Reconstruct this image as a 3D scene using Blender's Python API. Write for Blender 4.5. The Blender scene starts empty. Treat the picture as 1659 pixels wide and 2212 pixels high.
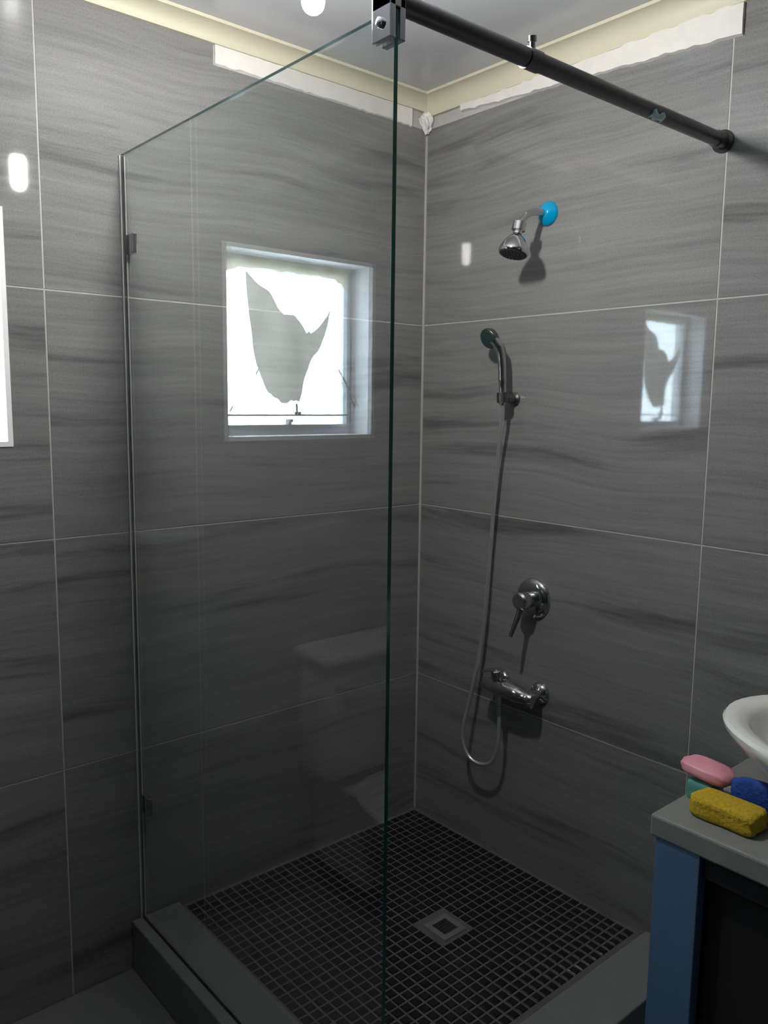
import bpy, bmesh, math, random
from mathutils import Vector, Matrix
random.seed(7)
sc = bpy.context.scene
col = sc.collection

# ------------------------------------------------------------------ camera
CAM = Vector((-1.917, -2.0421, 1.4466))
YAW, PITCH, ROLL, FPX = 0.7094, -0.1327, 0.0122, 1770.76
W, H = 1659, 2212
fw = Vector((math.sin(YAW)*math.cos(PITCH), math.cos(YAW)*math.cos(PITCH), math.sin(PITCH)))
r0 = Vector((math.cos(YAW), -math.sin(YAW), 0)); u0 = r0.cross(fw)
rt = r0*math.cos(ROLL) + u0*math.sin(ROLL)
up = -r0*math.sin(ROLL) + u0*math.cos(ROLL)
cam = bpy.data.cameras.new('camera')
cam.sensor_fit = 'VERTICAL'; cam.sensor_height = 36.0; cam.lens = 36.0*FPX/H
cam.clip_start = 0.02
co = bpy.data.objects.new('camera', cam); col.objects.link(co)
M = Matrix((rt, up, -fw)).transposed().to_4x4(); M.translation = CAM
co.matrix_world = M
sc.camera = co
def px(p):
    d = Vector(p) - CAM; z = d.dot(fw)
    return W/2 + FPX*d.dot(rt)/z, H/2 - FPX*d.dot(up)/z, z

# ------------------------------------------------------------------ sky / exposure
SKY = 33.0
BULB = 930.0
w = bpy.data.worlds.new('overcast_sky'); sc.world = w; w.use_nodes = True
bg = w.node_tree.nodes['Background']
bg.inputs[0].default_value = (0.72, 0.87, 1.0, 1); bg.inputs[1].default_value = SKY
vs = sc.view_settings
vs.view_transform = 'Standard'; vs.look = 'None'; vs.gamma = 1.0; vs.exposure = 0.0
vs.use_curve_mapping = False
sc.cycles.transparent_max_bounces = 16
sc.cycles.max_bounces = 10
sc.cycles.glossy_bounces = 6

# portal in the window opening (guides sky sampling only)
pl = bpy.data.lights.new('window_portal', 'AREA'); pl.shape = 'RECTANGLE'; pl.size = 0.52; pl.size_y = 0.55
pl.cycles.is_portal = True
po = bpy.data.objects.new('window_portal', pl); col.objects.link(po)
po.location = (-1.5875, 0.135, 1.605); po.rotation_euler = (math.radians(-90), 0, 0)

# ------------------------------------------------------------------ materials
def mat(name):
    m = bpy.data.materials.new(name); m.use_nodes = True
    nt = m.node_tree; nt.nodes.clear()
    o = nt.nodes.new('ShaderNodeOutputMaterial')
    return m, nt, o
def N(nt, t, **k):
    n = nt.nodes.new(t)
    for a, b in k.items():
        if a.startswith('_'): setattr(n, a[1:], b)
        else: n.inputs[a.replace('__', ' ')].default_value = b
    return n
def simple(name, c, rough=0.5, metal=0.0, noise=0.06, nscale=40, spec=0.5, bump=0.0, coat=0.0):
    m, nt, o = mat(name)
    b = N(nt, 'ShaderNodeBsdfPrincipled'); L = nt.links.new
    b.inputs['Roughness'].default_value = rough; b.inputs['Metallic'].default_value = metal
    b.inputs['Specular IOR Level'].default_value = spec
    b.inputs['Coat Weight'].default_value = coat
    tc = N(nt, 'ShaderNodeNewGeometry'); nz = N(nt, 'ShaderNodeTexNoise'); nz.inputs['Scale'].default_value = nscale
    nz.inputs['Detail'].default_value = 4
    L(tc.outputs['Position'], nz.inputs['Vector'])
    mx = N(nt, 'ShaderNodeMix', _data_type='RGBA')
    mx.inputs[6].default_value = tuple(v*(1-noise) for v in c) + (1,)
    mx.inputs[7].default_value = tuple(min(1, v*(1+noise)) for v in c) + (1,)
    L(nz.outputs['Fac'], mx.inputs[0]); L(mx.outputs[2], b.inputs['Base Color'])
    if bump:
        bp = N(nt, 'ShaderNodeBump'); bp.inputs['Strength'].default_value = bump; bp.inputs['Distance'].default_value = 0.01
        L(nz.outputs['Fac'], bp.inputs['Height']); L(bp.outputs[0], b.inputs['Normal'])
    L(b.outputs[0], o.inputs[0])
    return m

def tile_material():
    m, nt, o = mat('streaked_grey_tile'); L = nt.links.new
    g = N(nt, 'ShaderNodeNewGeometry'); sp = N(nt, 'ShaderNodeSeparateXYZ'); L(g.outputs['Position'], sp.inputs[0])
    oi = N(nt, 'ShaderNodeObjectInfo')
    h = N(nt, 'ShaderNodeMath', _operation='SUBTRACT'); L(sp.outputs[0], h.inputs[0]); L(sp.outputs[1], h.inputs[1])
    rnd = N(nt, 'ShaderNodeMath', _operation='MULTIPLY'); L(oi.outputs['Random'], rnd.inputs[0]); rnd.inputs[1].default_value = 37.0
    # slow waviness of the veins
    wv = N(nt, 'ShaderNodeCombineXYZ'); L(h.outputs[0], wv.inputs[0]); L(sp.outputs[2], wv.inputs[1]); L(rnd.outputs[0], wv.inputs[2])
    wn = N(nt, 'ShaderNodeTexNoise'); wn.inputs['Scale'].default_value = 1.6; wn.inputs['Detail'].default_value = 1; L(wv.outputs[0], wn.inputs['Vector'])
    wz = N(nt, 'ShaderNodeMath', _operation='MULTIPLY_ADD'); L(wn.outputs['Fac'], wz.inputs[0]); wz.inputs[1].default_value = 0.12; L(sp.outputs[2], wz.inputs[2])
    def streak(hs, zs, det):
        a = N(nt, 'ShaderNodeMath', _operation='MULTIPLY'); L(h.outputs[0], a.inputs[0]); a.inputs[1].default_value = hs
        b = N(nt, 'ShaderNodeMath', _operation='MULTIPLY'); L(wz.outputs[0], b.inputs[0]); b.inputs[1].default_value = zs
        c = N(nt, 'ShaderNodeCombineXYZ'); L(a.outputs[0], c.inputs[0]); L(b.outputs[0], c.inputs[1]); L(rnd.outputs[0], c.inputs[2])
        n = N(nt, 'ShaderNodeTexNoise'); n.inputs['Scale'].default_value = 1; n.inputs['Detail'].default_value = det; n.inputs['Roughness'].default_value = .62
        L(c.outputs[0], n.inputs['Vector']); return n
    s1 = streak(0.9, 11.0, 5); s2 = streak(2.5, 75.0, 3)
    r1 = N(nt, 'ShaderNodeValToRGB'); e = r1.color_ramp.elements
    e[0].position = .30; e[0].color = (.085, .085, .086, 1); e[1].position = .66; e[1].color = (.205, .204, .20, 1)
    k = r1.color_ramp.elements.new(.45); k.color = (.178, .178, .176, 1)
    L(s1.outputs['Fac'], r1.inputs[0])
    r2 = N(nt, 'ShaderNodeMapRange'); r2.inputs['From Min'].default_value = .3; r2.inputs['From Max'].default_value = .7
    r2.inputs['To Min'].default_value = .86; r2.inputs['To Max'].default_value = 1.1; L(s2.outputs['Fac'], r2.inputs[0])
    # fine stone speckle
    sn = N(nt, 'ShaderNodeTexNoise'); sn.inputs['Scale'].default_value = 260; sn.inputs['Detail'].default_value = 2; L(g.outputs['Position'], sn.inputs['Vector'])
    r3 = N(nt, 'ShaderNodeMapRange'); r3.inputs['From Min'].default_value = .3; r3.inputs['From Max'].default_value = .7
    r3.inputs['To Min'].default_value = .88; r3.inputs['To Max'].default_value = 1.12; L(sn.outputs['Fac'], r3.inputs[0])
    mm = N(nt, 'ShaderNodeMath', _operation='MULTIPLY'); L(r2.outputs[0], mm.inputs[0]); L(r3.outputs[0], mm.inputs[1])
    mul = N(nt, 'ShaderNodeVectorMath', _operation='SCALE'); L(r1.outputs[0], mul.inputs[0]); L(mm.outputs[0], mul.inputs['Scale'])
    b = N(nt, 'ShaderNodeBsdfPrincipled'); L(mul.outputs[0], b.inputs['Base Color'])
    b.inputs['Roughness'].default_value = .035; b.inputs['Specular IOR Level'].default_value = .5
    L(b.outputs[0], o.inputs[0])
    return m

def thin_glass(name, tint, haze=0.0):
    # thin clear pane: every face mixes straight transmission with a mirror share that grows at a glancing angle
    m, nt, o = mat(name); L = nt.links.new
    g = N(nt, 'ShaderNodeNewGeometry')
    d = N(nt, 'ShaderNodeVectorMath', _operation='DOT_PRODUCT'); L(g.outputs['Normal'], d.inputs[0]); L(g.outputs['Incoming'], d.inputs[1])
    a = N(nt, 'ShaderNodeMath', _operation='ABSOLUTE'); L(d.outputs['Value'], a.inputs[0])
    s = N(nt, 'ShaderNodeMath', _operation='SUBTRACT'); s.inputs[0].default_value = 1; L(a.outputs[0], s.inputs[1])
    p = N(nt, 'ShaderNodeMath', _operation='POWER'); L(s.outputs[0], p.inputs[0]); p.inputs[1].default_value = 4.2
    f = N(nt, 'ShaderNodeMath', _operation='MULTIPLY_ADD'); L(p.outputs[0], f.inputs[0]); f.inputs[1].default_value = .955; f.inputs[2].default_value = .045
    t = N(nt, 'ShaderNodeBsdfTransparent'); t.inputs[0].default_value = tint + (1,)
    gl = N(nt, 'ShaderNodeBsdfGlossy'); gl.inputs['Roughness'].default_value = 0.0; gl.inputs['Color'].default_value = (1, 1, 1, 1)
    mx = N(nt, 'ShaderNodeMixShader'); L(f.outputs[0], mx.inputs[0]); L(t.outputs[0], mx.inputs[1]); L(gl.outputs[0], mx.inputs[2])
    L(mx.outputs[0], o.inputs[0])
    return m
def emit(name, c, s):
    m, nt, o = mat(name); e = N(nt, 'ShaderNodeEmission'); e.inputs[0].default_value = c + (1,); e.inputs[1].default_value = s
    nt.links.new(e.outputs[0], o.inputs[0]); return m
def cloth_material(name, c, trans):
    m, nt, o = mat(name); L = nt.links.new
    g = N(nt, 'ShaderNodeNewGeometry'); nz = N(nt, 'ShaderNodeTexNoise'); nz.inputs['Scale'].default_value = 7; nz.inputs['Detail'].default_value = 4; nz.inputs['Roughness'].default_value = .6
    L(g.outputs['Position'], nz.inputs['Vector'])
    mx = N(nt, 'ShaderNodeMix', _data_type='RGBA'); mx.inputs[6].default_value = tuple(v*.35 for v in trans) + (1,); mx.inputs[7].default_value = tuple(min(1, v*1.75) for v in trans) + (1,)
    L(nz.outputs['Fac'], mx.inputs[0])
    d = N(nt, 'ShaderNodeBsdfDiffuse'); d.inputs[0].default_value = c + (1,)
    t = N(nt, 'ShaderNodeBsdfTranslucent'); L(mx.outputs[2], t.inputs[0])
    s = N(nt, 'ShaderNodeAddShader'); L(d.outputs[0], s.inputs[0]); L(t.outputs[0], s.inputs[1]); L(s.outputs[0], o.inputs[0])
    return m

TILE = tile_material()
GROUT = simple('pale_grout', (.40, .39, .375), .8, noise=.12, nscale=60)
CREAM = simple('cream_gloss_paint', (.56, .53, .41), .45, noise=.07, nscale=12)
PLASTER = simple('white_plaster', (.66, .64, .61), .8, noise=.10, nscale=30, bump=.15)
CEIL = simple('grey_plastic_ceiling', (.48, .49, .51), .16, noise=.05, nscale=6)
FLOOR = simple('grey_floor_tile', (.14, .14, .14), .35, noise=.15, nscale=14)
KERB = simple('dark_kerb_tile', (.17, .175, .172), .35, noise=.15, nscale=25)
MOSAIC = simple('black_mosaic', (.011, .011, .012), .25, noise=.35, nscale=70)
FGROUT = simple('dull_floor_grout', (.095, .094, .09), .85, noise=.25, nscale=18)
WHITE = simple('white_wall_paint', (.80, .80, .80), .6, noise=.03)
ROOMW = simple('plain_grey_wall', (.06, .06, .06), .3, noise=.1, nscale=5)
CHROME = simple('polished_chrome', (.62, .62, .63), .10, 1.0, noise=.03)
DCHROME = simple('dull_chrome', (.20, .20, .205), .28, 1.0, noise=.1)
HOSEM = simple('shiny_hose_metal', (.75, .75, .76), .32, .85, noise=.05)
DARKST = simple('dark_steel_rod', (.13, .13, .135), .38, 1.0, noise=.1)
ALU = simple('brushed_aluminium', (.55, .56, .58), .35, .9, noise=.05)
BLUEFILM = simple('cyan_blue_plastic', (.0, .27, .52), .18, noise=.08)
GREENFACE = simple('dark_green_plastic', (.020, .045, .040), .35, noise=.2)
BLACKPL = simple('black_rubber', (.02, .02, .022), .5)
GLASS = thin_glass('clear_shower_glass', (.925, .945, .94))
PANE = thin_glass('clear_window_pane', (.97, .98, .98))
GEDGE = simple('green_glass_edge', (.03, .13, .11), .12, noise=.2, nscale=9)
CERAMIC = simple('white_ceramic', (.90, .90, .85), .12, noise=.02, coat=.3)
COUNTER = simple('grey_stone_counter', (.21, .215, .205), .35, noise=.15, nscale=30)
BLUEWOOD = simple('slate_blue_paint', (.09, .17, .29), .45, noise=.08)
DARKWOOD = simple('near_black_wood', (.012, .012, .013), .5, noise=.3)
SILI = simple('clear_silicone', (.5, .5, .5), .3)
BULBM = emit('lit_bulb', (1.0, .985, .955), BULB)

# ------------------------------------------------------------------ mesh helpers
def add_box(bm, a, b):
    x0, x1 = sorted((a[0], b[0])); y0, y1 = sorted((a[1], b[1])); z0, z1 = sorted((a[2], b[2]))
    v = [bm.verts.new(p) for p in ((x0,y0,z0),(x1,y0,z0),(x1,y1,z0),(x0,y1,z0),(x0,y0,z1),(x1,y0,z1),(x1,y1,z1),(x0,y1,z1))]
    for f in ((0,3,2,1),(4,5,6,7),(0,1,5,4),(1,2,6,5),(2,3,7,6),(3,0,4,7)): bm.faces.new([v[i] for i in f])
    return v
def frame_axes(d):
    d = Vector(d).normalized(); a = Vector((0,0,1)) if abs(d.z) < .9 else Vector((1,0,0))
    x = a.cross(d).normalized(); return x, d.cross(x).normalized(), d
def add_lathe(bm, prof, org, axis, n=28, sx=1.0, sy=1.0):
    """prof: (radius, distance along axis) pairs"""
    x, y, d = frame_axes(axis); org = Vector(org); rings = []
    for r, h in prof:
        if r < 1e-6: rings.append([bm.verts.new(org + d*h)])
        else: rings.append([bm.verts.new(org + d*h + x*(r*sx*math.cos(2*math.pi*i/n)) + y*(r*sy*math.sin(2*math.pi*i/n))) for i in range(n)])
    for A, B in zip(rings, rings[1:]):
        for i in range(n):
            j = (i+1) % n
            if len(A) == 1 and len(B) == 1: continue
            if len(A) == 1: bm.faces.new((A[0], B[i], B[j]))
            elif len(B) == 1: bm.faces.new((A[i], A[j], B[0]))
            else: bm.faces.new((A[i], A[j], B[j], B[i]))
    if len(rings[0]) > 1: bm.faces.new(list(reversed(rings[0])))
    if len(rings[-1]) > 1: bm.faces.new(rings[-1])
def smooth_path(pts, k=8):
    P = [Vector(p) for p in pts]; P = [P[0]*2-P[1]] + P + [P[-1]*2-P[-2]]; out = []
    for i in range(1, len(P)-2):
        for j in range(k):
            t = j/k; a, b, c, d = P[i-1:i+3]
            out.append(.5*((2*b) + (c-a)*t + (2*a-5*b+4*c-d)*t*t + (3*b-a-3*c+d)*t**3))
    out.append(P[-2]); return out
def add_tube(bm, pts, r, n=12):
    pts = [Vector(p) for p in pts]; rings = []; prev = None
    for i, p in enumerate(pts):
        d = (pts[min(i+1, len(pts)-1)] - pts[max(i-1, 0)]).normalized()
        if prev is None: x, y, _ = frame_axes(d)
        else:
            x = (prev - d*prev.dot(d)).normalized(); y = d.cross(x)
        prev = x; rr = r[i] if isinstance(r, (list, tuple)) else r
        rings.append([bm.verts.new(p + x*rr*math.cos(2*math.pi*k/n) + y*rr*math.sin(2*math.pi*k/n)) for k in range(n)])
    for A, B in zip(rings, rings[1:]):
        for k in range(n): bm.faces.new((A[k], A[(k+1) % n], B[(k+1) % n], B[k]))
    bm.faces.new(list(reversed(rings[0]))); bm.faces.new(rings[-1])
def build(name, bm, m, parent=None, smooth=False, bevel=0.0, origin=None, seg=2):
    bmesh.ops.recalc_face_normals(bm, faces=bm.faces)
    if bevel:
        bmesh.ops.bevel(bm, geom=[e for e in bm.edges if e.is_manifold and e.calc_face_angle(0) > .6], offset=bevel, segments=seg, affect='EDGES', profile=.5, clamp_overlap=True)
    o_ = Vector(origin) if origin is not None else (Vector(parent['_o']) if parent is not None and '_o' in parent else Vector((0,0,0)))
    for v in bm.verts: v.co -= o_
    me = bpy.data.meshes.new(name); bm.to_mesh(me); bm.free()
    if smooth:
        for p in me.polygons: p.use_smooth = True
        try: me.set_sharp_from_angle(angle=math.radians(38))
        except Exception: pass
    me.materials.append(m)
    o = bpy.data.objects.new(name, me); col.objects.link(o)
    if parent is not None:
        o.parent = parent
        po_ = Vector(parent['_o']) if '_o' in parent else Vector((0,0,0))
        o.location = o_ - po_
    else: o.location = o_
    o['_o'] = tuple(o_)
    return o
def B(): return bmesh.new()
def box_obj(name, a, b, m, parent=None, bevel=0.0, **k):
    bm = B(); add_box(bm, a, b); return build(name, bm, m, parent, bevel=bevel, **k)
def thing(name, label, cat, loc, group=None):
    o = bpy.data.objects.new(name, None); col.objects.link(o); o.location = loc; o['_o'] = tuple(loc)
    o.empty_display_size = .05
    o['label'] = label; o['category'] = cat
    if group: o['group'] = group
    return o
def struct(o, label=None):
    o['kind'] = 'structure'
    if label: o['label'] = label
    return o
def tag(o, label, cat, group=None):
    o['label'] = label; o['category'] = cat
    if group: o['group'] = group
    return o

# ------------------------------------------------------------------ room shell
ZF = -0.13        # main floor
ZC = 2.415        # ceiling
ZT = 2.322        # top of the wall tiles
XL, YF = -2.95, -3.1
WX0, WX1, WZ0, WZ1 = -1.85, -1.320, 1.333, 1.878    # window opening
def plate(bm, rect, hole, fn, d0, d1):
    """slab over rect (h0,h1,z0,z1) minus hole, between depths d0 and d1; fn(h, z, d) -> point"""
    h0, h1, z0, z1 = rect
    hs = sorted({h0, h1} | ({c for c in hole[:2] if h0 < c < h1} if hole else set()))
    zs = sorted({z0, z1} | ({c for c in hole[2:] if z0 < c < z1} if hole else set()))
    cell = {}
    for i in range(len(hs)-1):
        for j in range(len(zs)-1):
            ch, cz = (hs[i]+hs[i+1])/2, (zs[j]+zs[j+1])/2
            cell[i, j] = not (hole and hole[0] < ch < hole[1] and hole[2] < cz < hole[3])
    vd = {}
    def V(i, j, d):
        k = (i, j, d)
        if k not in vd: vd[k] = bm.verts.new(fn(hs[i], zs[j], d))
        return vd[k]
    for (i, j), ok in cell.items():
        if not ok: continue
        bm.faces.new([V(i, j, d0), V(i+1, j, d0), V(i+1, j+1, d0), V(i, j+1, d0)])
        bm.faces.new([V(i, j, d1), V(i, j+1, d1), V(i+1, j+1, d1), V(i+1, j, d1)])
        for (di, dj, a, b) in ((-1,0,(i,j),(i,j+1)), (1,0,(i+1,j),(i+1,j+1)), (0,-1,(i,j),(i+1,j)), (0,1,(i,j+1),(i+1,j+1))):
            if not cell.get((i+di, j+dj), False):
                bm.faces.new([V(*a, d0), V(*b, d0), V(*b, d1), V(*a, d1)])
TD = 0.0012        # tile proud of grout
fnA = lambda h, z, d: (h, d, z)
fnB = lambda h, z, d: (d, h, z)
hole = (WX0, WX1, WZ0, WZ1)
bm = B(); plate(bm, (XL-.15, .15, ZF-.1, ZC+.1), hole, fnA, TD, .15)
wall_back = struct(build('wall_back', bm, GROUT), 'grey tiled wall with a small window and streaked tiles')
bm = B(); plate(bm, (YF-.15, TD, ZF-.1, ZC+.1), None, fnB, TD, .15)
wall_right = struct(build('wall_right', bm, GROUT), 'grey streaked tile wall carrying the shower fittings')
struct(box_obj('wall_left', (XL, TD, ZF-.1), (XL-.15, YF-.15, ZC+.1), ROOMW))
struct(box_obj('wall_front', (XL, YF, ZF-.1), (TD, YF-.15, ZC+.1), ROOMW))
struct(box_obj('floor', (XL, TD, ZF), (TD, YF, ZF-.1), FLOOR), 'dull grey bathroom floor')
struct(box_obj('ceiling', (XL, TD, ZC), (TD, YF, ZC+.1), CEIL), 'glossy grey plastic ceiling')

# wall tiles (60 cm rows)
G = .0021
zr = [ZF, .503, 1.103, 1.703, ZT]
def tiles(wall, cols, fn, hole, ztop, step):
    # the top row runs up to the cornice, except beside the corner (h > step) where bare plaster shows above it
    for c0, c1 in zip(cols, cols[1:]):
        for z0, z1 in zip(zr, zr[1:]):
            rect = (c0+G, c1-G, z0+G, z1-G if z1 < ZT else (ztop if c0 < step else ZT))
            hh = (step, 9, ZT, 9) if z1 == ZT and c0 < step < c1 else None
            if hole and hole[0] < rect[1] and hole[1] > rect[0] and hole[2] < rect[3] and hole[3] > rect[2]: hh = hole
            bm = B(); plate(bm, rect, hh, fn, 0.0, TD)
            build('tile', bm, TILE, wall)
tiles(wall_back, [XL, -2.433, -1.2335, -.003], fnA, hole, 2.372, -.775)
tiles(wall_right, [YF, -2.227, -1.027, -.003], fnB, None, 2.357, -1.052)
# corner bead
bm = B(); add_box(bm, (-.005, -.005, 0), (TD, TD, ZT)); struct(build('trim_1', bm, GROUT), 'thin pale grout bead in the shower corner')

# cream cove cornice and the rough plaster strip beneath it
def cornice(name, fn, length, zb, proj, jag=None):
    prof = []
    for i in range(9):
        a = i/8*math.pi/2
        prof.append((.012 + (proj-.012)*(1-math.cos(a)), zb + .008 + (ZC-zb-.016)*math.sin(a)))
    prof = [(0, zb), (.012, zb)] + prof + [(proj, ZC), (0, ZC)]
    bm = B(); A = [bm.verts.new(fn(-d, z, -d)) for d, z in prof]; Bv = [bm.verts.new(fn(length, z, -d)) for d, z in prof]
    for i in range(len(prof)):
        j = (i+1) % len(prof); bm.faces.new((A[i], A[j], Bv[j], Bv[i]))
    bm.faces.new(A); bm.faces.new(list(reversed(Bv)))
    return build(name, bm, CREAM, smooth=True)
struct(cornice('trim_2', lambda h, z, d: (h, d, z), XL, 2.372, .055), 'cream cove cornice above the window wall')
struct(cornice('trim_3', lambda h, z, d: (d, h, z), YF, 2.357, .055), 'cream cove cornice above the shower fittings')
def plaster_strip(name, fn, h0, h1, zb, zt, th, seed, rag=.003, taper=None):
    rnd = random.Random(seed); n = 46; bm = B(); rows = []
    for i in range(n+1):
        t = i/n; h = h0+(h1-h0)*t
        lo = zb(t) + rnd.uniform(-rag, rag); hi = zt
        d = th*(.75+.5*rnd.random())
        rows.append([fn(h, lo, TD), fn(h, lo+.003, -d*.8), fn(h, (lo+hi)/2, -d), fn(h, hi, -d*.9), fn(h, hi, TD)])
    V = [[bm.verts.new(p) for p in r] for r in rows]
    for A_, B_ in zip(V, V[1:]):
        for k in range(5): bm.faces.new((A_[k], A_[(k+1) % 5], B_[(k+1) % 5], B_[k]))
    bm.faces.new(V[0]); bm.faces.new(list(reversed(V[-1])))
    return build(name, bm, PLASTER, smooth=True)
struct(plaster_strip('trim_4', fnA, -.772, -.07, lambda t: 2.324 - .004*t, 2.374, .006, 3), 'rough white plaster strip under the cornice by the window wall')
struct(plaster_strip('trim_5', fnB, -.16, -1.05, lambda t: 2.338 - .05*t, 2.359, .012, 5, rag=.0025), 'white plaster strip under the cornice above the shower head')
# lump of plaster in the corner
bm = B()
bmesh.ops.create_icosphere(bm, subdivisions=3, radius=1)
for v in bm.verts:
    p = v.co.copy(); k = 1 + .18*math.sin(7*p.x+3*p.z) + .12*math.sin(11*p.y+5*p.x)
    wdt = .028 + .016*p.z
    v.co = Vector((-.014 + p.x*wdt*k*.7, -.014 + p.y*wdt*k*.7, 2.336 + p.z*.030*k))
    v.co.x = min(v.co.x, .002); v.co.y = min(v.co.y, .002)
struct(build('trim_6', bm, PLASTER, smooth=True), 'white plaster lump at the top of the corner')

# ------------------------------------------------------------------ shower tray: mosaic floor, kerbs, drain
TX, TY = -.925, -.937
shower_floor = struct(box_obj('shower_floor', (TX, TY, ZF), (TD, TD, -.003), FGROUT), 'black mosaic shower floor with dull grout')
DR = (-.402, -.560); DH = .043
PITCHM = .030; TW = .0245
bm = B(); add_box(bm, (-TW/2, -TW/2, -.003), (TW/2, TW/2, 0))
bmesh.ops.bevel(bm, geom=[e for e in bm.edges if all(v.co.z > -.001 for v in e.verts)], offset=.002, segments=1, affect='EDGES')
mos = bpy.data.meshes.new('mosaic_tile'); bm.to_mesh(mos); bm.free(); mos.materials.append(MOSAIC)
spots = []
nx, ny = int(-TX/PITCHM), int(-TY/PITCHM)
for i in range(nx):
    for j in range(ny):
        x = -.012 - (i+.5)*PITCHM; y = -.012 - (j+.5)*PITCHM
        if x-TW/2 < TX or y-TW/2 < TY: continue
        if abs(x-DR[0]) < DH+TW/2 and abs(y-DR[1]) < DH+TW/2: continue
        a, b, z = px((x, y, 0))
        vis = 0 < a < W and 0 < b < H-4
        spots.append((0 if vis else 1, z, x, y))
spots.sort()
for k, (_, z, x, y) in enumerate(spots[:300]):
    o = bpy.data.objects.new('mosaic_tile', mos); col.objects.link(o); o.parent = shower_floor
    o.location = (x, y, random.uniform(-.0006, .0004)); o.rotation_euler = (0, 0, random.uniform(-.02, .02))
bm = B()
for _, z, x, y in spots[300:]:
    t = bmesh.new(); t.from_mesh(mos)
    dz = random.uniform(-.0006, .0004)
    vs_ = {v.index: bm.verts.new(v.co + Vector((x, y, dz))) for v in t.verts}
    for f in t.faces: bm.faces.new([vs_[v.index] for v in f.verts])
    t.free()
o = build('mosaic', bm, MOSAIC, shower_floor); o['kind'] = 'stuff'
# kerbs
KZ = .014
struct(box_obj('trim_7', (-1.068, 0, ZF), (TX, -1.085, KZ), KERB, bevel=.004), 'low dark kerb under the glass panel')
struct(box_obj('trim_8', (TX, TY, ZF), (0, -1.085, KZ), KERB, bevel=.004), 'low dark kerb across the shower entry')
# drain
d = thing('floor_drain', 'square dull metal drain set in the black mosaic shower floor', 'drain', (DR[0], DR[1], -.003))
bm = B(); plate(bm, (DR[0]-DH, DR[0]+DH, DR[1]-DH, DR[1]+DH), (DR[0]-.026, DR[0]+.026, DR[1]-.026, DR[1]+.026), lambda h, z, q: (h, z, q), .0025, -.003)
build('frame', bm, ALU, d)
for k in range(-2, 3):
    box_obj('bar', (DR[0]-.026, DR[1]+k*.0105-.003, -.002), (DR[0]+.026, DR[1]+k*.0105+.003, .001), DCHROME, d)

# ------------------------------------------------------------------ window (in the wall beside the shower)
bm = B(); RV = .085
plate(bm, (WX0, WX1, WZ0, WZ1), (WX0+.012, WX1-.012, WZ0+.012, WZ1-.012), fnA, -.002, .15)
window = struct(build('window_1', bm, WHITE), 'small recessed window with painted white reveals')
def ring(name, x0, x1, z0, z1, wdt, y0, y1, m, parent):
    bm = B(); plate(bm, (x0, x1, z0, z1), (x0+wdt, x1-wdt, z0+wdt, z1-wdt), fnA, y0, y1); return build(name, bm, m, parent)
ring('frame', WX0+.012, WX1-.012, WZ0+.012, WZ1-.012, .016, RV, RV+.04, ALU, window)
sash = ring('sash', WX0+.028, WX1-.028, WZ0+.028, WZ1-.028, .014, RV+.004, RV+.034, ALU, window)
box_obj('pane', (WX0+.042, RV+.018, WZ0+.042), (WX1-.042, RV+.022, WZ1-.042), PANE, sash)
box_obj('bar', (WX0+.03, RV-.004, 1.402), (WX1-.03, RV, 1.407), DCHROME, window)
bm = B(); add_box(bm, (-1.596, RV-.012, 1.358), (-1.570, RV+.004, 1.392)); add_tube(bm, [(-1.583, RV-.008, 1.38), (-1.583, RV-.03, 1.388), (-1.585, RV-.034, 1.44)], [.006, .006, .004], 8)
build('handle', bm, ALU, sash)
bm = B(); add_tube(bm, [(-1.765, RV-.006, 1.55), (-1.84, RV-.02, 1.43), (-1.842, RV-.022, 1.405)], .0035, 8); build('stay', bm, DCHROME, window)
bm = B(); add_tube(bm, [(-1.385, RV-.004, 1.415), (-1.472, RV-.004, 1.545)], .0018, 6); build('stay', bm, DCHROME, window)
bm = B(); add_box(bm, (-1.632, RV-.012, 1.407), (-1.610, RV, 1.415)); add_tube(bm, [(-1.621, RV-.006, 1.415), (-1.618, RV-.006, 1.452)], .003, 6); build('catch', bm, DCHROME, window)
# cloth draped in the opening
def interp(tab, x):
    for (a, b), (c, d_) in zip(tab, tab[1:]):
        if a <= x <= c: return b + (d_-b)*(x-a)/(c-a)
    return tab[0][1] if x < tab[0][0] else tab[-1][1]
top = [(1.425,1.83),(1.50,1.765),(1.565,1.700),(1.606,1.712),(1.646,1.652),(1.70,1.706),(1.75,1.80)]
bot = [(1.425,1.70),(1.437,1.60),(1.464,1.53),(1.49,1.475),(1.525,1.447),(1.562,1.443),(1.617,1.445),(1.637,1.50),(1.67,1.566),(1.70,1.62),(1.75,1.77)]
bm = B(); nu, nv = 44, 16; grid = []
for i in range(nu+1):
    t = 1.425 + .325*i/nu; a, b = interp(top, t) + .004*math.sin(97*t), interp(bot, t) + .005*math.sin(83*t+1) + .003*math.sin(211*t); c = []
    for j in range(nv+1):
        z = a + (b-a)*j/nv
        c.append(bm.verts.new((-t, RV-.022 + .008*math.sin(38*t + 9*z) + .006*math.sin(21*z-30*t), z)))
    grid.append(c)
for A_, B_ in zip(grid, grid[1:]):
    for j in range(nv): bm.faces.new((A_[j], A_[j+1], B_[j+1], B_[j]))
cl = build('draped_cloth', bm, cloth_material('thin_beige_cloth', (.20, .19, .17), (.105, .096, .078)), smooth=True, origin=(-1.59, RV-.02, 1.44))
tag(cl, 'thin greyish cloth bunched up inside the small window', 'cloth')
rh = random.Random(4); bm = B(); ru = []
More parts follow.
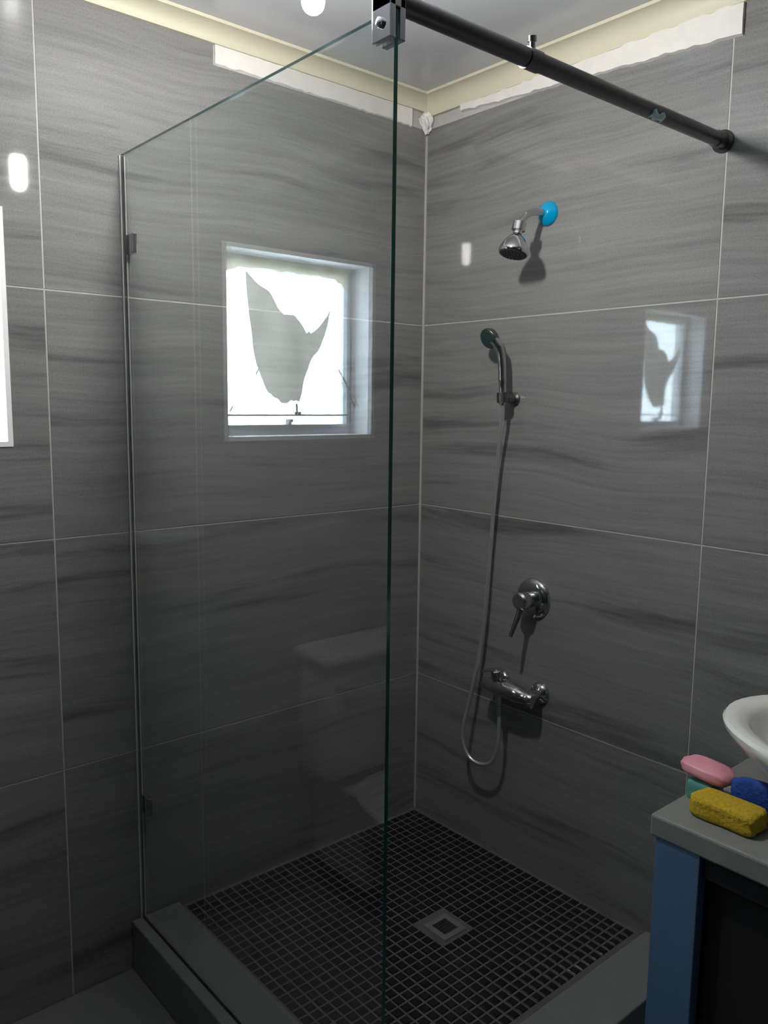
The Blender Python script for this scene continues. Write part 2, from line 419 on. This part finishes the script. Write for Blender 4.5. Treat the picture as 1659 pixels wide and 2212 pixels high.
for i in range(41):
    t = 1.375 + .42*i/40; zb = 1.835 - .010*rh.random() - .02*max(0, 1-(t-1.375)/.06) - .03*max(0, (t-1.74)/.055)
    ru.append([bm.verts.new((-t, RV-.014 + .003*math.sin(70*t), z)) for z in (1.862, (1.862+zb)/2, zb)])
for A_, B_ in zip(ru, ru[1:]):
    for k in range(2): bm.faces.new((A_[k], A_[k+1], B_[k+1], B_[k]))
build('hem', bm, cloth_material('yellowed_hem', (.3, .28, .2), (.22, .21, .15)), cl, smooth=True, origin=(-1.59, RV-.02, 1.44))

# ------------------------------------------------------------------ glass panel
GX, GY, GZ = -1.0347, -1.0295, 2.044
gp = thing('glass_panel', 'tall clear frameless shower glass panel standing on the kerb', 'shower screen', (GX, GY/2, KZ))
bm = B(); add_box(bm, (GX-.004, -.004, KZ), (GX+.004, GY, GZ))
pane = build('glass', bm, GLASS, gp)
pane.data.materials.append(GEDGE)
for p in pane.data.polygons:
    if abs(p.normal.x) < .5 and p.normal.y < .5: p.material_index = 1
box_obj('silicone_bead', (GX-.0075, -.0005, KZ), (GX-.0042, -.006, GZ-.002), SILI, gp)
box_obj('silicone_bead', (GX+.0042, -.0005, KZ), (GX+.0075, -.006, GZ-.002), SILI, gp)
for zz in (1.83, .35):
    bm = B(); add_box(bm, (GX+.0045, -.004, zz-.025), (GX+.016, -.045, zz+.025)); cp = build('wall_clip', bm, CHROME, gp, bevel=.002)
    bm = B(); add_lathe(bm, [(.007, 0), (.007, .003), (0, .004)], (GX+.016, -.028, zz), (1, 0, 0), 16); build('screw', bm, CHROME, cp, smooth=True)
# brace rod to the tiled wall
RZ = 2.06
rod = thing('brace_rod', 'dark round metal rod bracing the glass panel to the tiled wall', 'rod', (GX/2, GY, RZ))
bm = B(); add_tube(bm, [(GX+.012, GY+.012, RZ), (-.01, GY+.012, RZ+.004)], .0165, 20); build('bar', bm, DARKST, rod, smooth=True)
bm = B(); add_lathe(bm, [(.026, 0), (.026, .006), (.019, .010), (.019, .034), (.016, .036)], (0, GY+.012, RZ+.004), (-1, 0, 0), 28); build('wall_flange', bm, DARKST, rod, smooth=True)
bm = B(); add_box(bm, (GX-.016, GY-.004, GZ-.045), (GX-.0045, GY+.040, RZ+.02)); add_box(bm, (GX+.0045, GY-.004, GZ-.045), (GX+.016, GY+.040, RZ+.02)); add_box(bm, (GX-.016, GY-.004, GZ+.001), (GX+.016, GY+.040, RZ+.02))
cp = build('glass_clamp', bm, CHROME, rod, bevel=.0015)
bm = B(); add_lathe(bm, [(.008, 0), (.008, .004), (.004, .006)], (GX-.016, GY+.018, GZ-.02), (-1, 0, 0), 16); build('screw', bm, CHROME, cp, smooth=True)
bm = B(); add_lathe(bm, [(.0185, -.018), (.0185, .018)], (-.70, GY+.012, RZ+.001), (1, 0, 0), 24); sl = build('joint_sleeve', bm, DARKST, rod, smooth=True)
bm = B(); add_lathe(bm, [(.006, 0), (.006, .012), (.0085, .013), (.0085, .022), (0, .024)], (-.70, GY+.012, RZ+.018), (-.15, -.1, 1), 16); build('thumb_screw', bm, CHROME, sl, smooth=True)
# highlight on the underside of the rod, put in as a pale cyan patch
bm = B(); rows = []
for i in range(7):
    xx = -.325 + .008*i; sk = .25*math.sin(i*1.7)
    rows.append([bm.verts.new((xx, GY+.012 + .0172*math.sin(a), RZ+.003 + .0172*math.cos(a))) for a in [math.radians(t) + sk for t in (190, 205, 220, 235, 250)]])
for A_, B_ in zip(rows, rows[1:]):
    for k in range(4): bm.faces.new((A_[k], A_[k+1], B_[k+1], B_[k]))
fl = build('painted_glint', bm, simple('pale_cyan_glint', (.60, .86, .92), .2, noise=.05), rod, smooth=True); fl['label'] = 'pale cyan patch painted as a glint'
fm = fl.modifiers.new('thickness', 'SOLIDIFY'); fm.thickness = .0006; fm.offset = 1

# ------------------------------------------------------------------ shower fittings on the right wall
sh = thing('overhead_shower', 'chrome overhead shower head on an arm with a cyan blue wall flange', 'shower head', (0, -.508, 1.98))
bm = B(); add_lathe(bm, [(.034, .0005), (.034, .004), (.030, .010), (.016, .022), (.013, .024)], (0, -.508, 1.982), (-1, 0, 0), 32); build('wall_flange', bm, BLUEFILM, sh, smooth=True)['label'] = 'cyan blue wall flange'
bm = B(); add_tube(bm, smooth_path([(-.015, -.508, 1.982), (-.06, -.508, 1.978), (-.10, -.508, 1.962), (-.122, -.507, 1.935)], 6), .0095, 14); build('arm', bm, CHROME, sh, smooth=True)
ax = Vector((-.25, .02, -1)).normalized(); J = Vector((-.124, -.507, 1.930))
bm = B(); add_lathe(bm, [(.010, -.012), (.0185, -.010), (.0185, .012), (.012, .016), (.012, .022)], J, ax, 24); build('swivel_nut', bm, CHROME, sh, smooth=True)
Hc = J + ax*.022
bm = B(); add_lathe(bm, [(.010, 0), (.016, .004), (.026, .014), (.036, .030), (.041, .044), (.042, .052), (.040, .056)], Hc, ax, 36); hd = build('head', bm, CHROME, sh, smooth=True)
bm = B(); add_lathe(bm, [(.038, .0565), (.036, .059), (0, .060)], Hc, ax, 36); build('spray_face', bm, BLACKPL, hd, smooth=True)
nb = B(); fx, fy, fd = frame_axes(ax)
for rr, n in ((.010, 6), (.020, 12), (.030, 18)):
    for i in range(n):
        a = 2*math.pi*i/n; add_lathe(nb, [(.0015, .0585), (.001, .0625)], Hc + fx*rr*math.cos(a) + fy*rr*math.sin(a), ax, 6)
build('nozzles', nb, DCHROME, hd)

hs = thing('hand_shower', 'dark hand shower in a wall holder with a long looping metal hose', 'hand shower', (0, -.40, 1.46))
Hb = Vector((-.056, -.408, 1.445))
bm = B(); add_lathe(bm, [(.020, .0005), (.020, .006), (.012, .010), (.011, .040)], (0, -.408, 1.462), (-1, 0, 0), 24)
add_lathe(bm, [(.0175, -.014), (.0175, .016)], (-.056, -.408, 1.464), (0, .05, 1), 20); build('holder', bm, DCHROME, hs, smooth=True)
bm = B(); add_tube(bm, smooth_path([Hb, (-.058, -.407, 1.50), (-.062, -.406, 1.56), (-.068, -.402, 1.605), (-.080, -.388, 1.632)], 6), [.0105]*7+[.012]*6+[.0125]*6+[.0135]*5+[.014], 16); build('handle', bm, CHROME, hs, smooth=True)
hax = Vector((-.86, .05, -.42)).normalized(); hc = Vector((-.072, -.366, 1.640))
bm = B(); add_lathe(bm, [(0, -.020), (.014, -.019), (.026, -.010), (.0315, .002), (.0315, .008), (.030, .010)], hc, hax, 32); hh_ = build('head', bm, DCHROME, hs, smooth=True)
bm = B(); add_lathe(bm, [(.028, .0102), (.027, .013), (0, .0135)], hc, hax, 32); build('spray_face', bm, GREENFACE, hh_, smooth=True)['label'] = 'dark green spray face'
hose = smooth_path([Hb, (-.050, -.403, 1.40), (-.036, -.378, 1.27), (-.027, -.355, 1.05), (-.030, -.336, .755), (-.050, -.316, .56), (-.070, -.297, .42), (-.076, -.303, .365), (-.074, -.330, .325), (-.070, -.372, .315), (-.066, -.415, .335), (-.062, -.435, .39), (-.060, -.438, .47), (-.060, -.436, .518)], 12)
bm = B(); add_tube(bm, hose, .0066, 10); hz_ = build('hose', bm, HOSEM, hs, smooth=True)
bm = B(); add_lathe(bm, [(.009, 0), (.0095, .03)], (-.060, -.4365, .494), (0, .02, 1), 14); build('hose_nut', bm, CHROME, hz_, smooth=True)

va = thing('shower_valve', 'round chrome shower valve plate with a single lever, above the pipe mixer', 'valve', (0, -.505, .87))
Vc = Vector((0, -.508, .868))
bm = B(); add_lathe(bm, [(.062, .0005), (.062, .004), (.058, .010), (.045, .016), (.030, .018)], Vc, (-1, 0, 0), 40); build('plate', bm, CHROME, va, smooth=True)
bm = B(); add_lathe(bm, [(.024, .012), (.024, .040), (.027, .042), (.027, .068), (.022, .074), (0, .075)], Vc, (-1, 0, 0), 32); build('body', bm, CHROME, va, smooth=True)
bm = B(); add_tube(bm, [Vc + Vector((-.056, 0, -.012)), Vc + Vector((-.070, .004, -.050)), Vc + Vector((-.092, .010, -.105))], [.010, .008, .006], 14); build('lever', bm, DCHROME, va, smooth=True)

mx_ = thing('pipe_mixer', 'exposed chrome mixer tap with two wall unions, feeding the hose loop', 'mixer tap', (0, -.47, .58))
zM = .582
for s in (-.545, -.395):
    bm = B(); add_lathe(bm, [(.034, .0005), (.034, .003), (.028, .012), (.016, .018), (.015, .050)], (0, s, zM), (-1, 0, 0), 32); build('wall_union', bm, CHROME, mx_, smooth=True)
    bm = B(); add_lathe(bm, [(.0185, .034), (.0185, .052), (.017, .054)], (0, s, zM), (-1, 0, 0), 6); build('nut', bm, CHROME, mx_)
bm = B(); add_tube(bm, smooth_path([(-.066, -.372, zM), (-.066, -.40, zM), (-.068, -.47, zM+.006), (-.066, -.54, zM), (-.066, -.570, zM)], 5), [.014, .017, .019, .020, .021, .021, .024, .026, .027, .027, .027, .027, .027, .026, .024, .021, .021, .020, .019, .017, .014], 20); build('body', bm, CHROME, mx_, smooth=True)
bm = B(); add_lathe(bm, [(.0155, 0), (.0175, .018), (.020, .024), (.020, .042), (.014, .047), (0, .048)], (-.068, -.437, zM+.016), (-.15, .1, 1), 24); kn = build('knob', bm, CHROME, mx_, smooth=True)
bm = B(); add_tube(bm, [(-.078, -.434, zM+.052), (-.100, -.430, zM+.064), (-.128, -.426, zM+.066)], [.007, .006, .005], 12); build('lever', bm, CHROME, kn, smooth=True)
bm = B(); add_lathe(bm, [(.012, 0), (.011, .05)], (-.062, -.4365, zM-.005), (0, 0, -1), 16); build('outlet', bm, CHROME, mx_, smooth=True)

# ------------------------------------------------------------------ bulb hanging from the ceiling
LX, LY, LZ = -1.03, -.805, 2.165
lp = thing('hanging_bulb', 'bare lit bulb hanging from the ceiling above the glass panel', 'light bulb', (LX, LY, ZC))
bm = B(); add_lathe(bm, [(.045, 0), (.045, .012), (.03, .022), (.006, .026)], (LX, LY, ZC), (0, 0, -1), 28); build('ceiling_rose', bm, WHITE, lp, smooth=True)
bm = B(); add_tube(bm, [(LX, LY, ZC-.02), (LX, LY, LZ+.09)], .003, 8); build('cord', bm, WHITE, lp)
bm = B(); add_lathe(bm, [(.006, .095), (.016, .088), (.0205, .060), (.0205, .042)], (LX, LY, LZ), (0, 0, 1), 20); build('holder', bm, WHITE, lp, smooth=True)
bm = B(); R = .020; HL = .036
add_lathe(bm, [(0, -R-HL)] + [(R*math.sin(a), -HL-R*math.cos(a)) for a in [math.pi/2*k/6 for k in range(1, 7)]] + [(R, HL), (.018, HL+.008)], (LX, LY, LZ), (0, 0, 1), 28); build('bulb', bm, BULBM, lp, smooth=True)

# ------------------------------------------------------------------ vanity with basin
VX, VY0, VY1, VZ = -.520, -1.232, -2.15, .650
va_ = thing('vanity_unit', 'slate blue vanity unit with a dark recessed front below the counter', 'vanity', (-.26, (VY0+VY1)/2, ZF))
box_obj('side_panel', (-.49, VY0-.014, ZF), (-.002, VY0-.032, VZ-.045), BLUEWOOD, va_)
box_obj('side_panel', (-.49, VY1+.014, ZF), (-.002, VY1+.032, VZ-.045), BLUEWOOD, va_)
box_obj('stile', (-.516, VY0-.012, ZF), (-.488, VY0-.105, VZ-.045), BLUEWOOD, va_, bevel=.002)
box_obj('stile', (-.516, VY1+.012, ZF), (-.488, VY1+.105, VZ-.045), BLUEWOOD, va_, bevel=.002)
box_obj('top_rail', (-.505, VY0-.105, VZ-.045), (-.488, VY1+.105, VZ-.090), DARKWOOD, va_)
box_obj('bottom_shelf', (-.488, VY0-.032, ZF+.06), (-.004, VY1+.032, ZF+.08), DARKWOOD, va_)
ym = (VY0+VY1)/2
for a, b, ky in ((VY0-.107, ym+.002, ym+.04), (ym-.002, VY1+.107, ym-.04)):
    dr = box_obj('door', (-.482, a, ZF+.08), (-.464, b, VZ-.092), DARKWOOD, va_, bevel=.002)
    bm = B(); add_lathe(bm, [(.005, 0), (.005, .012), (.011, .016), (.011, .022), (0, .024)], (-.482, ky, .30), (-1, 0, 0), 16); build('knob', bm, DCHROME, dr, smooth=True)
ct = box_obj('counter_top', (VX, VY0, VZ-.045), (-.0005, VY1, VZ), COUNTER, bevel=.005, origin=(-.26, ym, VZ-.045))
tag(ct, 'grey stone counter slab with a rounded edge on the vanity unit', 'counter')
# vessel basin
bc = Vector((-.262, -1.598, VZ)); bx_, by_ = .242, .340; bh = .150
def oval(bm, prof, org, sx, sy, n=56):
    rings = []
    for r, z in prof:
        if r == 0: rings.append([bm.verts.new(org + Vector((0, 0, z)))]); continue
        rings.append([bm.verts.new(org + Vector((sx*r*math.cos(2*math.pi*i/n), sy*r*math.sin(2*math.pi*i/n), z))) for i in range(n)])
    for A_, B_ in zip(rings, rings[1:]):
        for i in range(n):
            j = (i+1) % n
            if len(A_) == 1: bm.faces.new((A_[0], B_[j], B_[i]))
            elif len(B_) == 1: bm.faces.new((A_[i], A_[j], B_[0]))
            else: bm.faces.new((A_[i], A_[j], B_[j], B_[i]))
ba = thing('vessel_basin', 'white oval ceramic basin sitting on the grey counter', 'basin', tuple(bc))
bm = B(); oval(bm, [(0, .0005), (.50, .0005), (.56, .006), (.66, .045), (.82, .092), (.965, .130), (.995, .142), (1.0, .150), (.985, .156), (.94, .157), (.87, .153), (.84, .145), (.82, .128), (.74, .085), (.58, .050), (.34, .034), (.07, .030), (0, .030)], bc, bx_, by_)
[setattr(v.co, 'z', VZ + (v.co.z-VZ)*1.15) for v in bm.verts]
build('bowl', bm, CERAMIC, ba, smooth=True)
bm = B(); add_lathe(bm, [(.024, 0), (.024, .003), (.016, .004), (0, .003)], bc + Vector((0, 0, .0352)), (0, 0, 1), 24); build('waste', bm, CHROME, ba, smooth=True)

# small things on the counter
def lump(name, c, size, rotz, m, amp=.08, tilt=(0, 0), pw=2.6, seed=1):
    bm = B(); bmesh.ops.create_cube(bm, size=2)
    bmesh.ops.subdivide_edges(bm, edges=bm.edges, cuts=7, use_grid_fill=True)
    rnd = random.Random(seed); ph = [rnd.uniform(0, 6) for _ in range(4)]
    Rm = Matrix.Rotation(rotz, 4, 'Z') @ Matrix.Rotation(tilt[0], 4, 'X') @ Matrix.Rotation(tilt[1], 4, 'Y')
    for v in bm.verts:
        p = v.co; n = (abs(p.x)**pw + abs(p.y)**pw + abs(p.z)**pw)**(1/pw); q = p/n
        k = 1 + amp*(math.sin(4*q.x+ph[0])*math.sin(5*q.y+ph[1]) + .5*math.sin(9*q.x+7*q.z+ph[2]))
        v.co = Vector((q.x*size[0]*k, q.y*size[1]*k, q.z*size[2]*k)); v.co = Rm @ v.co + Vector(c)
    return build(name, bm, m, smooth=True, origin=(c[0], c[1], VZ))
SPONGE = simple('yellow_sponge', (.50, .34, .015), .9, noise=.4, nscale=160, bump=.5)
PINK = simple('pink_soap', (.72, .30, .36), .45, noise=.12, nscale=30)
BLUE = simple('deep_blue_fibre', (.008, .055, .30), .7, noise=.3, nscale=120, bump=.4)
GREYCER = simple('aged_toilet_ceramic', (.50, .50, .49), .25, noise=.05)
TEAL = simple('teal_plastic', (.10, .30, .26), .4, noise=.1)
tag(lump('sponge', (-.435, -1.345, VZ+.022), (.034, .066, .0215), math.radians(0), SPONGE, .03, pw=7, seed=2), 'yellow sponge lying on the grey counter in front of the blue scourer', 'sponge')
tag(lump('scourer', (-.382, -1.368, VZ+.040), (.014, .039, .037), math.radians(4), BLUE, .06, tilt=(math.radians(-6), 0), pw=4, seed=3), 'dark blue scourer standing between the yellow sponge and the basin', 'scourer')
tag(lump('soap_box', (-.375, -1.268, VZ+.0212), (.030, .028, .0205), 0, TEAL, .02, pw=7, seed=4), 'small teal box on the counter under the pink soap', 'box')
tag(lump('soap', (-.374, -1.271, VZ+.0605), (.034, .055, .0185), math.radians(4), PINK, .05, tilt=(math.radians(6), math.radians(-5)), pw=2.3, seed=5), 'pink soap bar resting tilted on the teal box', 'soap')

# ------------------------------------------------------------------ toilet under the window (shows mirrored in the glass panel)
TXc = -1.735
to = thing('toilet', 'dull pale ceramic toilet standing under the small window', 'toilet', (TXc, -.35, ZF))
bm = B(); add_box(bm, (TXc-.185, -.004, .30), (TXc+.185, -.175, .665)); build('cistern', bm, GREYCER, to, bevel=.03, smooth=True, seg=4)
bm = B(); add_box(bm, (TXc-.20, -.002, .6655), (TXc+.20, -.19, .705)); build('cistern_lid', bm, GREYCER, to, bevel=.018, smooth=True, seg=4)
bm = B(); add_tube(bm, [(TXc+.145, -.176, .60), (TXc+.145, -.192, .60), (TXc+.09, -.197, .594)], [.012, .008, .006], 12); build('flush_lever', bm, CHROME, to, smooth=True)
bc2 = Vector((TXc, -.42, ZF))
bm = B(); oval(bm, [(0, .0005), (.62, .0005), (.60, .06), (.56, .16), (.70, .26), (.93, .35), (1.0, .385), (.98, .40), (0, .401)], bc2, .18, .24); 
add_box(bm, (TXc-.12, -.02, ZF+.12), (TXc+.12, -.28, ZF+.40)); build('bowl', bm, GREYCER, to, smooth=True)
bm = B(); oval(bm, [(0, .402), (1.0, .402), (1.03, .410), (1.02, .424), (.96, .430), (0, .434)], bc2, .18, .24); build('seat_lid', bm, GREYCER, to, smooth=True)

for o in list(col.objects):
    if '_o' in o: del o['_o']
